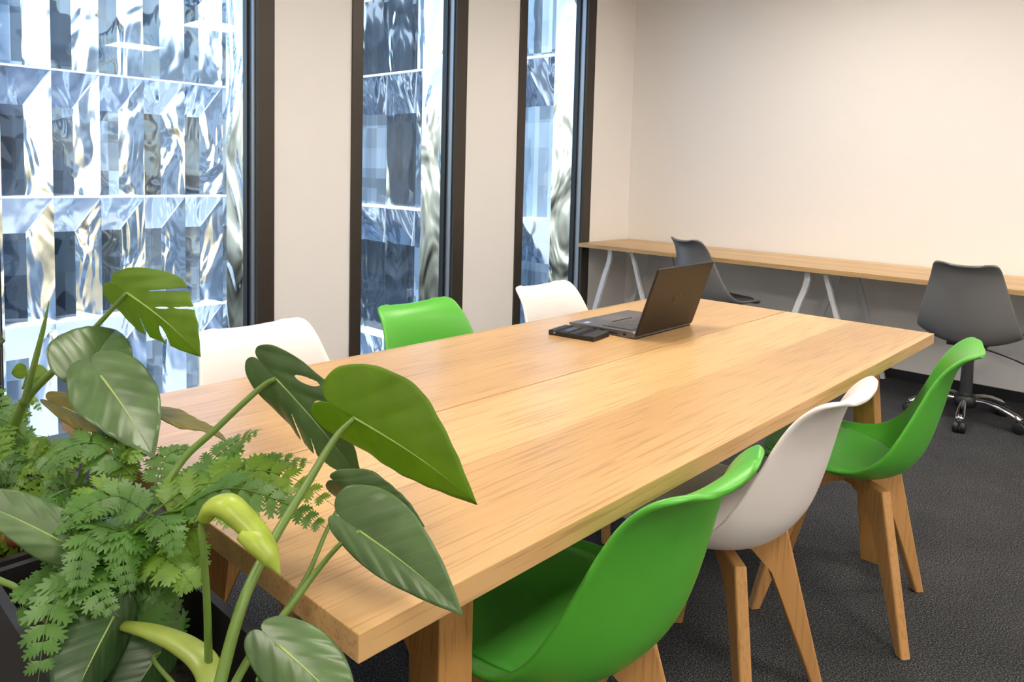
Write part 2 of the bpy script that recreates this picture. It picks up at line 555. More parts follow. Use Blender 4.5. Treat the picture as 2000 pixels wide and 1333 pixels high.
for i, (a, b) in enumerate(WINS):
    w = empty('window_%d' % (i + 1), (XW, (a + b) / 2, WZ0))
    tag(w, ['widest dark framed window at the left', 'tall narrow dark framed window between two piers',
            'tall narrow dark framed window next to the far wall corner'][i], kind='structure')
    oy, oz = (a + b) / 2, WZ0
    def L(lo, hi): return ((lo[0], lo[1] - oy, lo[2] - oz), (hi[0], hi[1] - oy, hi[2] - oz))
    FL, FRt = 0.070, 0.092
    x0, x1 = -0.10, 0.012
    for lo, hi in (((x0, a, WZ0), (x1, a + FL, WZ1)), ((x0, b - FRt, WZ0), (x1, b, WZ1)),
                   ((x0, a + FL, WZ0), (x1, b - FRt, WZ0 + 0.07)), ((x0, a + FL, WZ1 - 0.07), (x1, b - FRt, WZ1))):
        box('frame_bar', *L(lo, hi), M_frame, w, bevel=0.002)
    # slim light strip and black gasket round the pane
    for yy0, yy1 in ((a + FL, a + FL + 0.008), (b - FRt - 0.008, b - FRt)):
        box('glazing_strip', *L((-0.055, yy0, WZ0 + 0.07), (-0.012, yy1, WZ1 - 0.07)), M_spacer, w)
    for yy0, yy1 in ((a + FL, a + FL + 0.022), (b - FRt - 0.022, b - FRt)):
        box('gasket', *L((-0.095, yy0, WZ0 + 0.07), (-0.055, yy1, WZ1 - 0.07)), M_gasket, w)
    raw('pane', [(-0.075, a + FL - oy, 0.07), (-0.075, b - FRt - oy, 0.07), (-0.075, b - FRt - oy, WZ1 - WZ0 - 0.07), (-0.075, a + FL - oy, WZ1 - WZ0 - 0.07)],
        [(0, 1, 2, 3)], M_winglass, w)
    # mirror-metal lining of the outer reveal
    for yy0, yy1 in ((b - 0.10, b - 0.094), (a + 0.070, a + 0.076)):
        box('reveal_lining', *L((-0.30, yy0, WZ0), (-0.10, yy1, WZ1)), M_reveal, w)

# outer skin of our own building around the room
bm = bmesh.new()
XE = XW - TH
add_box(bm, (XE - 0.02, -14, -7.2), (XE, 10.3, -0.12))
add_box(bm, (XE - 0.02, -14, ZC), (XE, 10.3, 8.0))
add_box(bm, (XE - 0.02, -14, -0.12), (XE, YB, ZC))
add_box(bm, (XE - 0.02, YW, -0.12), (XE, 10.3, ZC))
wall_outer = tag(bm_obj('wall_outer', bm, M_ext), 'outer cladding of the building above and below the windows', kind='structure')
bm = bmesh.new()  # unseen dark panes, added to put dark streaks into the facade's reflections
add_box(bm, (XE - 0.05, -0.42, -1.25), (XE - 0.021, 0.42, 1.25))
me_out = bpy.data.meshes.new('reflection_pane'); bm.to_mesh(me_out); bm.free(); me_out.materials.append(M_darkpane)
for zz in (-5.4, -2.2, 1.55, 5.2):
    for k in range(17):
        yy = -12.9 + k * 1.333 + 0.2
        if zz == 1.55 and YB - 0.6 < yy < YW + 0.6: continue
        link('reflection_pane', me_out, None, wall_outer).location = (0, yy, zz)
tag(box('ground', (-24, -16, -7.4), (XE, 12, -7.2), M_paving), 'paved courtyard ground', kind='structure')

# ------------------------------------------------------------------ mirrored facade across the courtyard
PIT, ROWH, SK, DEP, GW = 1.04, 3.0, 0.86, 0.34, 0.52
def quad_mesh(name, pts, mat, cuts=1):
    me = bpy.data.meshes.new(name)
    me.from_pydata(pts, [], [(0, 1, 2, 3)])
    me.materials.append(mat)
    return me
g = GW * PIT
zt = ROWH - SK
me_pane = quad_mesh('window_pane', [(0, 0, 0), (g, 0, 0), (g, 0, zt), (0, 0, zt)], M_fglass)
me_panel = quad_mesh('metal_panel', [(g, 0, 0), (PIT, -DEP, 0), (PIT, -DEP, ROWH), (g, 0, zt)], M_metal)
me_hood = quad_mesh('hood_panel', [(0, 0, zt), (g, 0, zt), (PIT, -DEP, ROWH), (0, -DEP, ROWH)], M_metal)
me_ret = quad_mesh('return_panel', [(0, -DEP, 0), (0, 0, 0), (0, 0, zt), (0, -DEP, ROWH)], M_metal)
def seam_mesh():
    bm = bmesh.new()
    a, b_ = Vector((g, -0.006, zt)), Vector((PIT, -DEP - 0.006, ROWH))
    add_tube(bm, [a, b_], [0.014, 0.014], 4)
    me = bpy.data.meshes.new('seam_strip')
    bm.to_mesh(me); bm.free()
    me.materials.append(M_ledge)
    return me
me_seam = seam_mesh()
rims = [-5.64, -2.65, 0.36, 3.36, 6.36]
def wing(name, origin, rz, ncol, label):
    root = empty(name, (origin[0], origin[1], -7.2), rz)
    tag(root, label, 'building')
    for z in rims:
        for c in range(ncol):
            for nm, me in (('window_pane', me_pane), ('metal_panel', me_panel), ('hood_panel', me_hood), ('return_panel', me_ret), ('seam_strip', me_seam)):
                o = link(nm, me, None, root)
                o.location = (c * PIT, 0, z - ROWH + 7.2)
        box('ledge', (-0.02, -DEP - 0.05, z - 0.022 + 7.2), (ncol * PIT, 0.0, z + 0.026 + 7.2), M_ledge, root)
    box('core_wall', (-0.02, 0.02, 0), (ncol * PIT, 0.4, rims[-1] + 7.2), M_ext, root)
    return root
# local +x runs to the right as seen from the room, local -y faces the courtyard
wing('facing_facade', (-19.75, -3.27), math.radians(90), 13, 'mirrored metal facade straight across the courtyard, seen through the leftmost window')
wing('side_facade', (-19.75 + 0.44, 10.35), 0.0, 15, 'mirrored metal facade at right angles, seen through the two narrow windows')

# ------------------------------------------------------------------ ceiling light panels
def ceiling_light(x, y, s, label):
    t = empty('ceiling_light', (x, y, ZC))
    bm = bmesh.new()
    f = 0.02
    for lo, hi in (((-s, -s, -0.04), (s, -s + f, 0)), ((-s, s - f, -0.04), (s, s, 0)), ((-s, -s + f, -0.04), (-s + f, s - f, 0)), ((s - f, -s + f, -0.04), (s, s - f, 0))):
        add_box(bm, lo, hi)
    bm_obj('frame', bm, M_lampframe, t)
    box('diffuser', (-s + f, -s + f, -0.032), (s - f, s - f, -0.012), M_lamp, t)
    tag(t, label, 'ceiling light', 'square ceiling light panels')
for y, row in ((-1.0, 'behind the planters'), (1.1, 'level with the middle of the table'), (3.2, 'in front of the wall desk')):
    for x, side in ((-0.9, 'on the window side'), (1.3, 'in the middle'), (3.5, 'on the right')):
        ceiling_light(x, y, 0.30, 'square ceiling light panel ' + row + ', ' + side)

# ------------------------------------------------------------------ table
TT = 0.75
table = empty('conference_table', (-0.5, 1.145, 0))
tag(table, 'long oak conference table with two board top and splayed square legs', 'table')
def tl(p): return (p[0] + 0.5, p[1] - 1.145, p[2])
for x0, x1 in ((-0.997, -0.5045), (-0.5005, 0.0)):
    box('tabletop_board', tl((x0, 0.0, TT - 0.034)), tl((x1, 2.29, TT)), M_table, table, bevel=0.0015)
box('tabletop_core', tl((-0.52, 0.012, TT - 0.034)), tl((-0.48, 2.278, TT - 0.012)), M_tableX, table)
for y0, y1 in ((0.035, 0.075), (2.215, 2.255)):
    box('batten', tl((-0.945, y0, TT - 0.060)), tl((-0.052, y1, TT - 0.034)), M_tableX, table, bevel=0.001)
def table_leg(xs, ysn):
    # xs: -1 left / +1 right ; ysn: -1 near / +1 far ; outer faces splay towards the foot
    w = 0.066
    def sec(xo, yo, z):
        xa, xb = (xo - w, xo) if xs > 0 else (xo, xo + w)
        ya, yb = (yo, yo + w) if ysn < 0 else (yo - w, yo)
        return [tl((xa, ya, z)), tl((xb, ya, z)), tl((xb, yb, z)), tl((xa, yb, z))]
    xt, xf = (-0.118, -0.060) if xs > 0 else (-0.879, -0.937)
    yt, yf = (0.222, 0.172) if ysn < 0 else (2.108, 2.158)
    bm = bmesh.new()
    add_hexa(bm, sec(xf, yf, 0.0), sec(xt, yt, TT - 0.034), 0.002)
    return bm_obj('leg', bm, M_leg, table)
for a in (-1, 1):
    for b in (-1, 1): table_leg(a, b)
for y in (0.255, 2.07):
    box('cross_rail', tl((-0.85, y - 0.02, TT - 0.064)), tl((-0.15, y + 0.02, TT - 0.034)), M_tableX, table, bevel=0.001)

# ------------------------------------------------------------------ shell chairs
# centre line and side edge line of the shell in side view (y forward, z up), and half width, from the front edge to the top of the back
PROF = [(0.222, 0.432), (0.205, 0.448), (0.15, 0.446), (0.07, 0.434), (-0.02, 0.424), (-0.095, 0.423), (-0.154, 0.448), (-0.195, 0.502),
        (-0.219, 0.572), (-0.236, 0.642), (-0.250, 0.708), (-0.266, 0.758), (-0.290, 0.788), (-0.312, 0.797), (-0.326, 0.795)]
EDGE = [(0.205, 0.436), (0.192, 0.456), (0.155, 0.468), (0.105, 0.472), (0.045, 0.472), (-0.010, 0.474), (-0.062, 0.487), (-0.112, 0.524),
        (-0.150, 0.584), (-0.180, 0.647), (-0.207, 0.708), (-0.236, 0.760), (-0.270, 0.796), (-0.295, 0.810), (-0.310, 0.811)]
WID = [0.168, 0.190, 0.212, 0.226, 0.236, 0.240, 0.239, 0.232, 0.218, 0.202, 0.187, 0.175, 0.167, 0.160, 0.154]
def shell_point(s, x, off=0.0, cache={}, top=1.0):
    """s in 0..1 from front edge to top of back, x in -1..1 across"""
    n = 70
    if 'c' not in cache:
        cache['c'] = catmull([(0, y, z) for y, z in PROF], n)
        cache['e'] = catmull([(0, y, z) for y, z in EDGE], n)
        cache['w'] = [v.x for v in catmull([(w, 0, 0) for w in WID], n)]
    f = min(max(s, 0), 1) * n
    k = min(int(f), n - 1)
    t = f - k
    c = cache['c'][k].lerp(cache['c'][k + 1], t)
    e = cache['e'][k].lerp(cache['e'][k + 1], t)
    w = cache['w'][k] * (1 - t) + cache['w'][k + 1] * t
    # rounded corners at the top and the front
    if s > 0.82: w *= 1 - 0.36 * ((s - 0.82) / 0.18) ** 3
    if s < 0.05: w *= 1 - 0.16 * ((0.05 - s) / 0.05) ** 2
    if s > 0.45: w *= 1 + (top - 1) * min(1, (s - 0.45) / 0.45)
    p = c + Vector((x * w, 0, 0)) + (e - c) * abs(x) ** 2.3
    if off:
        h1, h2 = 0.004, 0.02
        du = shell_point(min(s + h1, 1), x, 0, cache, top) - shell_point(max(s - h1, 0), x, 0, cache, top)
        dv = shell_point(s, min(x + h2, 1), 0, cache, top) - shell_point(s, max(x - h2, -1), 0, cache, top)
        nn_ = dv.cross(-du)
        if nn_.length > 1e-9: p = p + nn_.normalized() * off
    return p

def fix_nrm():
    pass

def shell_mesh(name, ns, nx, mat, top=1.0):
    vs_, fs = [], []
    for i in range(ns + 1):
        for j in range(nx + 1):
            vs_.append(shell_point(i / ns, -1 + 2 * j / nx, 0, top=top))
    for i in range(ns):
        for j in range(nx):
            a = i * (nx + 1) + j
            fs.append((a, a + 1, a + nx + 2, a + nx + 1))
    me = bpy.data.meshes.new(name)
    me.from_pydata([tuple(v) for v in vs_], [], fs)
    for p in me.polygons: p.use_smooth = True
    me.materials.append(mat)
    return me

def pad_mesh(name, mat):
    """seat cushion following the seat, thick in the middle, thin at its edge"""
    bm = bmesh.new()
    ns, nx = 18, 18
    top, bot = [], []
    for i in range(ns + 1):
        ra, rb = [], []
        for j in range(nx + 1):
            a, b_ = -1 + 2 * i / ns, -1 + 2 * j / nx
            u = a * math.sqrt(1 - 0.42 * b_ * b_)
            v = b_ * math.sqrt(1 - 0.42 * a * a)
            s = 0.225 + 0.195 * u
            x = 0.86 * v
            e = max(abs(a), abs(b_))
            th = 0.004 + 0.016 * (1 - e ** 4)
            ra.append(bm.verts.new(shell_point(s, x, 0.0055 + th)))
            rb.append(bm.verts.new(shell_point(s, x, 0.0055)))
        top.append(ra); bot.append(rb)
    for i in range(ns):
        for j in range(nx):
            bm.faces.new((top[i][j], top[i][j + 1], top[i + 1][j + 1], top[i + 1][j]))
            bm.faces.new((bot[i][j], bot[i + 1][j], bot[i + 1][j + 1], bot[i][j + 1]))
    for k in range(ns):
        bm.faces.new((top[k][0], top[k + 1][0], bot[k + 1][0], bot[k][0]))
        bm.faces.new((top[k][nx], bot[k][nx], bot[k + 1][nx], top[k + 1][nx]))
    for k in range(nx):
        bm.faces.new((top[0][k], bot[0][k], bot[0][k + 1], top[0][k + 1]))
        bm.faces.new((top[ns][k], top[ns][k + 1], bot[ns][k + 1], bot[ns][k]))
    bmesh.ops.recalc_face_normals(bm, faces=bm.faces)
    me = bpy.data.meshes.new(name)
    bm.to_mesh(me); bm.free()
    for p in me.polygons: p.use_smooth = True
    me.materials.append(mat)
    return me

def shell_obj(me, parent, dz=0.0, sz=1.0):
    o = link('seat_shell', me, None, parent)
    o.location.z = dz
    o.scale.z = sz
    sd = o.modifiers.new('thickness', 'SOLIDIFY')
    sd.thickness = 0.011; sd.offset = 0.0
    sb = o.modifiers.new('round', 'SUBSURF')
    sb.levels = 1; sb.render_levels = 1
    return o

def leg_mesh():
    """flat plank leg in the (radial, z) plane with an angled bracket on its inner side"""
    prof = [(0.260, 0.0), (0.288, 0.0), (0.176, 0.404), (0.055, 0.404), (0.055, 0.366), (0.088, 0.358), (0.140, 0.300)]
    th = 0.0145
    bm = bmesh.new()
    A = [bm.verts.new((r, -th, z)) for r, z in prof]
    B = [bm.verts.new((r, th, z)) for r, z in prof]
    fs = [bm.faces.new(A), bm.faces.new(B[::-1])]
    n = len(prof)
    for i in range(n):
        fs.append(bm.faces.new((A[i], B[i], B[(i + 1) % n], A[(i + 1) % n])))
    bmesh.ops.recalc_face_normals(bm, faces=bm.faces)
    bm.edges.ensure_lookup_table()
    es = [e for e in bm.edges if (e.verts[0].co - e.verts[1].co).length > 0.09]
    bmesh.ops.bevel(bm, geom=es, offset=0.006, segments=3, profile=0.5, affect='EDGES')
    me = bpy.data.meshes.new('leg')
    bm.to_mesh(me); bm.free()
    me.materials.append(M_beech)
    return me
ME_leg = leg_mesh()
def beam_mesh():
    bm = bmesh.new()
    add_box(bm, (-0.150, -0.0125, 0.368), (0.150, 0.0125, 0.4025), 0.003)
    me = bpy.data.meshes.new('cross_beam')
    bm.to_mesh(me); bm.free()
    me.materials.append(M_tableX if False else M_beech)
    return me
ME_beam = beam_mesh()
def glide_mesh():
    bm = bmesh.new()
    add_lathe(bm, [(0.009, 0.0), (0.009, 0.004)], 12, (0.275, 0, -0.0015))
    me = bpy.data.meshes.new('glide')
    bm.to_mesh(me); bm.free()
    me.materials.append(M_glide)
    return me
ME_glide = glide_mesh()
SHELLS = {}
for key, ma, mb in (('green', M_green, M_greenpad), ('white', M_white, M_whitepad), ('grey', M_grey, M_greypad)):
    SHELLS[key] = (shell_mesh('seat_shell_' + key, 40, 22, ma, 0.86 if key == 'grey' else 1.0), pad_mesh('cushion_' + key, mb))

def shell_chair(key, x, y, rz, label, group):
    t = empty('shell_chair', (x, y, 0), rz)
    tag(t, label, 'chair', group)
    sh, pad = SHELLS[key]
    shell_obj(sh, t)
    link('cushion', pad, None, t)
    for k in range(4):
        o = link('leg', ME_leg, None, t)
        o.location.z = 0.0025
        o.rotation_euler = (0, 0, math.radians(45 + 90 * k))
        gl = link('glide', ME_glide, None, o)
    for k in range(2):
        o = link('cross_beam', ME_beam, None, t)
        o.rotation_euler = (0, 0, math.radians(45 + 90 * k))
        o.location.z = 0.0025 if k == 0 else 0.001
    # mounting plate between frame and shell
    bm = bmesh.new()
    add_lathe(bm, [(0.040, 0.402), (0.040, 0.421)], 24)
    bm_obj('mount_plate', bm, M_black, t)
    return t
R90 = math.pi / 2
shell_chair('green', -0.168, 0.558, R90, 'nearest bright green shell chair with beech legs, beside the near table corner', 'chairs on the carpet side of the table')
shell_chair('white', -0.180, 1.160, R90 + 0.02, 'white shell chair with beech legs between the two green chairs on the carpet side', 'chairs on the carpet side of the table')
shell_chair('green', -0.095, 1.795, R90 + 0.17, 'farther bright green shell chair beside the far table corner, by the grey swivel chair', 'chairs on the carpet side of the table')
shell_chair('white', -0.975, 0.545, -R90, 'nearest white shell chair on the window side, behind the monstera leaves', 'chairs on the window side of the table')
shell_chair('green', -0.975, 1.125, -R90 + 0.02, 'green shell chair on the window side of the table', 'chairs on the window side of the table')
shell_chair('white', -0.975, 1.765, -R90, 'farthest white shell chair on the window side, behind the laptop', 'chairs on the window side of the table')

# ------------------------------------------------------------------ swivel chairs
def swivel_chair(x, y, rz, base_rot, label, dz=-0.058):
    t = empty('swivel_chair', (x, y, 0), rz)
    tag(t, label, 'chair', 'grey swivel chairs at the wall desk')
    sh, pad = SHELLS['grey']
    shell_obj(sh, t, dz, 1.13)
    cu = link('cushion', pad, None, t)
    cu.location.z = dz
    cu.scale.z = 1.13
    dz = 0.0
    bm = bmesh.new()
    add_box(bm, (-0.09, -0.10, 0.405 + dz), (0.09, 0.09, 0.421 + dz), 0.004)
    add_box(bm, (-0.045, -0.06, 0.375 + dz), (0.045, 0.06, 0.405 + dz), 0.006)
    bm_obj('mechanism', bm, M_black, t)
    bm = bmesh.new()
    add_lathe(bm, [(0.013, 0.28), (0.013, 0.38 + dz)], 20)
    bm_obj('piston', bm, M_chrome, t, True)
    bm = bmesh.new()
    add_lathe(bm, [(0.032, 0.10), (0.032, 0.12), (0.027, 0.315), (0.030, 0.317), (0.030, 0.325), (0.022, 0.327)], 24)
    bm_obj('gas_lift', bm, M_gas, t, False)
    bm = bmesh.new()
    P = catmull([(0.03, -0.02, 0.40 + dz), (0.12, -0.03, 0.385 + dz), (0.20, -0.035, 0.365 + dz)], 8)
    add_tube(bm, P, [0.0035] * 9, 8)
    P = catmull([(0.20, -0.035, 0.365 + dz), (0.24, -0.037, 0.352 + dz), (0.275, -0.038, 0.343 + dz)], 6)
    add_tube(bm, P, [0.004, 0.008, 0.008, 0.008, 0.0075, 0.006, 0.005], 8, 0.6)
    bm_obj('lever', bm, M_black, t, True)
    bm = bmesh.new()
    add_lathe(bm, [(0.030, 0.070), (0.050, 0.074), (0.056, 0.095), (0.054, 0.125), (0.040, 0.138)], 28)
    bm_obj('hub', bm, M_black, t, True)
    for k in range(5):
        a = base_rot + 2 * math.pi * k / 5
        s = bpy.data.objects.new('star_leg', None) if False else None
        bm = bmesh.new()
        P = catmull([(0.045, 0, 0.112), (0.10, 0, 0.116), (0.17, 0, 0.104), (0.235, 0, 0.080), (0.264, 0, 0.066)], 16)
        add_tube(bm, P, lerp_list([0.013, 0.014, 0.018, 0.023, 0.019], 16), 12, 0.72)
        o = bm_obj('star_leg', bm, M_chrome, t, True)
        o.rotation_euler = (0, 0, a)
        # twin-wheel caster
        cz = empty('unused') if False else None
        bm = bmesh.new()
        for s_ in (-1, 1):
            bm2 = bmesh.new()
            add_lathe(bm2, [(0.024, -0.013), (0.029, -0.011), (0.030, 0.0), (0.029, 0.011), (0.024, 0.013)], 22)
            rot = Matrix.Translation((0.262, s_ * 0.0155, 0.0302)) @ Matrix.Rotation(math.pi / 2, 4, 'X')
            bmesh.ops.transform(bm2, matrix=rot, verts=bm2.verts)
            tmp = bpy.data.meshes.new('tmp'); bm2.to_mesh(tmp); bm2.free()
            bm.from_mesh(tmp); bpy.data.meshes.remove(tmp)
        add_box(bm, (0.243, -0.012, 0.034), (0.281, 0.012, 0.066), 0.004)
        c = bm_obj('caster', bm, M_black, o, True)
    return t
swivel_chair(-0.235, 4.03, math.radians(3), math.radians(-86), 'grey swivel chair with chrome base standing at the right part of the wall desk')
swivel_chair(-1.66, 3.98, math.radians(-20), math.radians(10), 'grey swivel chair half hidden behind the laptop at the wall desk')

# ------------------------------------------------------------------ wall desk and trestles
DZ = 0.727
desk = empty('wall_desk_top', (-1.0, 4.28, DZ))
tag(desk, 'long oak desk top running along the far wall', 'desk')
bm = bmesh.new()
x = -2.80
box('board', (-2.80 + 1.0, 3.955 - 4.28, -0.028), (2.6 + 1.0, 4.625 - 4.28, 0.0), M_desk, desk, bevel=0.001)
def trestle(xb, xs, label):
    t = empty('desk_trestle', ((xb + xs) / 2, 4.28, 0))
    tag(t, label, 'trestle', 'white metal trestles under the wall desk')
    mx = (xb + xs) / 2
    zt_ = DZ - 0.028
    def bar(name, pts, wdt=0.034, th=0.012):
        bm = bmesh.new()
        P = catmull(pts, 18)
        prev = None
        for i in range(len(P)):
            d = (P[min(i + 1, len(P) - 1)] - P[max(i - 1, 0)]).normalized()
            s = Vector((0, 1, 0))
            n_ = d.cross(s).normalized()
            ring = [bm.verts.new(P[i] + n_ * a * wdt / 2 + s * b_ * th) for a, b_ in ((-1, -1), (1, -1), (1, 1), (-1, 1))]
            if prev:
                for k in range(4): bm.faces.new((prev[k], prev[(k + 1) % 4], ring[(k + 1) % 4], ring[k]))
            else: bm.faces.new(ring[::-1])
            prev = ring
        bm.faces.new(prev)
        return bm_obj(name, bm, M_whitemetal, t)
    for yy in (4.03 - 4.28, 4.53 - 4.28):
        a = xb - mx
        bar('bent_leg', [(a, yy, zt_), (a, yy, zt_ - 0.05), (a - 0.012, yy, zt_ - 0.11), (a - 0.05, yy, zt_ - 0.22), (a - 0.125, yy, zt_ - 0.47), (a - 0.19, yy, 0.0)])
        b_ = xs - mx
        bar('straight_leg', [(b_, yy + 0.03, zt_), (b_ + 0.075, yy + 0.03, zt_ - 0.235), (b_ + 0.15, yy + 0.03, zt_ - 0.47), (b_ + 0.215, yy + 0.03, 0.0)], 0.026)
    for q in (xb - mx, xs - mx):
        box('head_rail', (q - 0.016, 4.03 - 4.28 - 0.02, zt_ - 0.012), (q + 0.016, 4.58 - 4.28, zt_ - 0.0005), M_whitemetal, t)
trestle(-2.55, -2.385, 'white metal trestle under the window end of the wall desk')
trestle(-1.10, -1.01, 'white metal trestle under the desk between the two swivel chairs')

# ------------------------------------------------------------------ laptop
lap = empty('laptop', (-0.735, 1.603, TT))
tag(lap, 'open black laptop with silver grey keyboard deck standing on the table', 'laptop')
hw = 0.168
bm = bmesh.new()
# wedge base: thin at the front edge (-x), thicker at the hinge (+x)
prof = [(-0.128, 0.010), (-0.126, 0.0145), (0.118, 0.021), (0.126, 0.018), (0.126, 0.004), (0.10, 0.002), (-0.10, 0.002), (-0.12, 0.005)]
A = [bm.verts.new((x_, -hw, z_)) for x_, z_ in prof]
B = [bm.verts.new((x_, hw, z_)) for x_, z_ in prof]
bm.faces.new(A); bm.faces.new(B[::-1])
for i in range(len(prof)):
    bm.faces.new((A[i], B[i], B[(i + 1) % len(prof)], A[(i + 1) % len(prof)]))
bm_obj('base', bm, M_lapgrey, lap)
def deck_z(x_): return 0.0145 + (x_ + 0.126) / 0.244 * 0.0065
box('underside', (-0.105, -hw + 0.006, 0.0), (0.127, hw - 0.006, 0.0025), M_black, lap)
kb = bmesh.new()
kx0, kx1 = -0.012, 0.098
rows = 6
sl = math.atan2(0.0065, 0.244)
for r_ in range(rows):
    x_ = kx0 + (kx1 - kx0) * r_ / rows
    n_ = 14
    for c_ in range(n_):
        if r_ == 0 and 4 <= c_ <= 8: continue
        y_ = -0.140 + 0.280 * c_ / n_
        zz = deck_z(x_)
        add_box(kb, (x_, y_ + 0.001, zz), (x_ + 0.0155, y_ + 0.0185, zz + 0.0022))
zz = deck_z(kx0)
add_box(kb, (kx0, -0.140 + 0.28 * 4 / 14 + 0.001, zz), (kx0 + 0.0155, -0.14 + 0.28 * 9 / 14 - 0.001, zz + 0.0022))
k_ = bm_obj('keyboard', kb, M_lapgrey, lap)
tag(k_, kind='stuff')
# dark well under the keys
raw('key_well', [(kx0 - 0.004, -0.145, deck_z(kx0 - 0.004) + 0.0004), (kx1 + 0.002, -0.145, deck_z(kx1) + 0.0004), (kx1 + 0.002, 0.145, deck_z(kx1) + 0.0004), (kx0 - 0.004, 0.145, deck_z(kx0 - 0.004) + 0.0004)], [(0, 1, 2, 3)], M_key, lap)
tp0, tp1 = -0.105, -0.034
raw('touchpad', [(tp0, -0.06, deck_z(tp0) + 0.0004), (tp1, -0.06, deck_z(tp1) + 0.0004), (tp1, 0.045, deck_z(tp1) + 0.0004), (tp0, 0.045, deck_z(tp0) + 0.0004)], [(0, 1, 2, 3)], plain('touchpad', (0.13, 0.135, 0.15), 0.3, 0.4), lap)
bm = bmesh.new()
for t0, t1 in ((tp1, tp1 + 0.006),):
    add_box(bm, (t0, -0.06, deck_z(t0)), (t1, 0.045, deck_z(t0) + 0.001))
bm_obj('touchpad_buttons', bm, M_key, lap)
raw('sticker', [(-0.09, -0.145, deck_z(-0.09) + 0.0004), (-0.074, -0.145, deck_z(-0.074) + 0.0004), (-0.074, -0.118, deck_z(-0.074) + 0.0004), (-0.09, -0.118, deck_z(-0.09) + 0.0004)], [(0, 1, 2, 3)], M_sticker, lap)
for x_, w_, z0, z1 in ((-0.03, 0.016, 0.005, 0.012), (-0.005, 0.018, 0.006, 0.014), (0.03, 0.034, 0.006, 0.010), (0.085, 0.010, 0.007, 0.015)):
    box('port', (x_, -hw - 0.0006, z0), (x_ + w_, -hw + 0.003, z1), M_black, lap)
# lid leans back towards the carpet side
lid = box('lid', (-0.0085, -hw, 0.0), (0.0, hw, 0.226), M_lapdark, lap, bevel=0.004, seg=3)
lid.location = (0.131, 0, 0.008)
lid.rotation_euler = (0, math.radians(18.5), 0)
box('screen', (-0.0092, -hw + 0.012, 0.022), (-0.0084, hw - 0.012, 0.214), M_screen, lid)
lg = bmesh.new()
def seg_(p, q, w_):
    p, q = Vector(p), Vector(q)
    d = (q - p).normalized()
    n_ = Vector((-d.y, d.x)) * w_ / 2
    pts_ = [p - n_, q - n_, q + n_, p + n_]
    lo = [lg.verts.new((0.0, a.x, 0.113 + a.y)) for a in pts_]
    hi = [lg.verts.new((0.0007, a.x, 0.113 + a.y)) for a in pts_]
    lg.faces.new(hi)
    for i in range(4): lg.faces.new((lo[i], lo[(i + 1) % 4], hi[(i + 1) % 4], hi[i]))
R_ = 0.019
for k in range(36):
    a0, a1 = 2 * math.pi * k / 36, 2 * math.pi * (k + 1) / 36
    if 62 < k * 10 < 100 or 242 < k * 10 < 280: continue
    seg_((R_ * math.cos(a0), R_ * math.sin(a0)), (R_ * math.cos(a1), R_ * math.sin(a1)), 0.0016)
t_ = 0.28
def it(x_, y_): return (x_ + t_ * y_, y_)
for p, q in ((it(-0.010, -0.010), it(-0.010, 0.021)), (it(-0.010, 0.005), it(-0.002, 0.005)), (it(-0.002, 0.005), it(-0.002, -0.010)),
             (it(0.004, 0.010), it(0.004, -0.021)), (it(0.004, 0.009), it(0.012, 0.009)), (it(0.012, 0.009), it(0.012, -0.005)), (it(0.012, -0.005), it(0.004, -0.005))):
    seg_(p, q, 0.0026)
tag(bm_obj('logo', lg, M_logo, lid), 'round silver emblem on the lid')

pack = empty('battery_pack', (-0.757, 1.352, TT), math.radians(9))
tag(pack, 'flat black ribbed plastic pack lying in front of the laptop', 'battery')
box('body', (-0.079, -0.052, 0.0), (0.079, 0.052, 0.016), M_rubber, pack, bevel=0.003)
for x_ in (-0.055, -0.047, -0.012, 0.018, 0.026, 0.034):
    box('rib', (x_, -0.047, 0.016), (x_ + 0.003, 0.047, 0.0178), M_black, pack)
box('label_field', (-0.038, -0.030, 0.016), (-0.016, 0.030, 0.0164), plain('pack_label', (0.03, 0.032, 0.034), 0.3), pack)
for x_ in (-0.06,):
    box('contact', (x_, -0.0535, 0.007), (x_ + 0.007, -0.052, 0.012), plain('contact', (0.35, 0.34, 0.30), 0.3, 0.8) if x_ == -0.06 else bpy.data.materials['contact'], pack)

# ------------------------------------------------------------------ planters
def planter(x0, x1, y0, y1, zt_, label):
    t = empty('planter', ((x0 + x1) / 2, (y0 + y1) / 2, 0))
    tag(t, label, 'planter', 'black trough planters at the table end')
    cx, cy = (x0 + x1) / 2, (y0 + y1) / 2
    w = 0.012
    bm = bmesh.new()
    for lo, hi in (((x0, y0, 0), (x1, y0 + w, zt_)), ((x0, y1 - w, 0), (x1, y1, zt_)), ((x0, y0 + w, 0), (x0 + w, y1 - w, zt_)), ((x1 - w, y0 + w, 0), (x1, y1 - w, zt_)), ((x0 + w, y0 + w, 0), (x1 - w, y1 - w, 0.02))):
        add_box(bm, (lo[0] - cx, lo[1] - cy, lo[2]), (hi[0] - cx, hi[1] - cy, hi[2]))
    bm_obj('trough', bm, M_planter, t)
    # soil with an uneven surface
    n = 24
    vs_, fs = [], []
    for i in range(n + 1):
        for j in range(9):
            X = x0 + w + (x1 - x0 - 2 * w) * i / n
            Y = y0 + w + (y1 - y0 - 2 * w) * j / 8
            vs_.append((X - cx, Y - cy, zt_ - 0.075 + 0.012 * noise.noise(Vector((X * 20, Y * 20, 0)))))
    for i in range(n):
        for j in range(8):
            a = i * 9 + j
            fs.append((a, a + 9, a + 10, a + 1))
    raw('soil', vs_, fs, M_soil, t, True)
    return t
M_soil, nt, b = nmat('soil')
tcn = ND(nt, 'ShaderNodeTexCoord'); nn = ND(nt, 'ShaderNodeTexNoise'); nn.inputs['Scale'].default_value = 90; nn.inputs['Detail'].default_value = 4
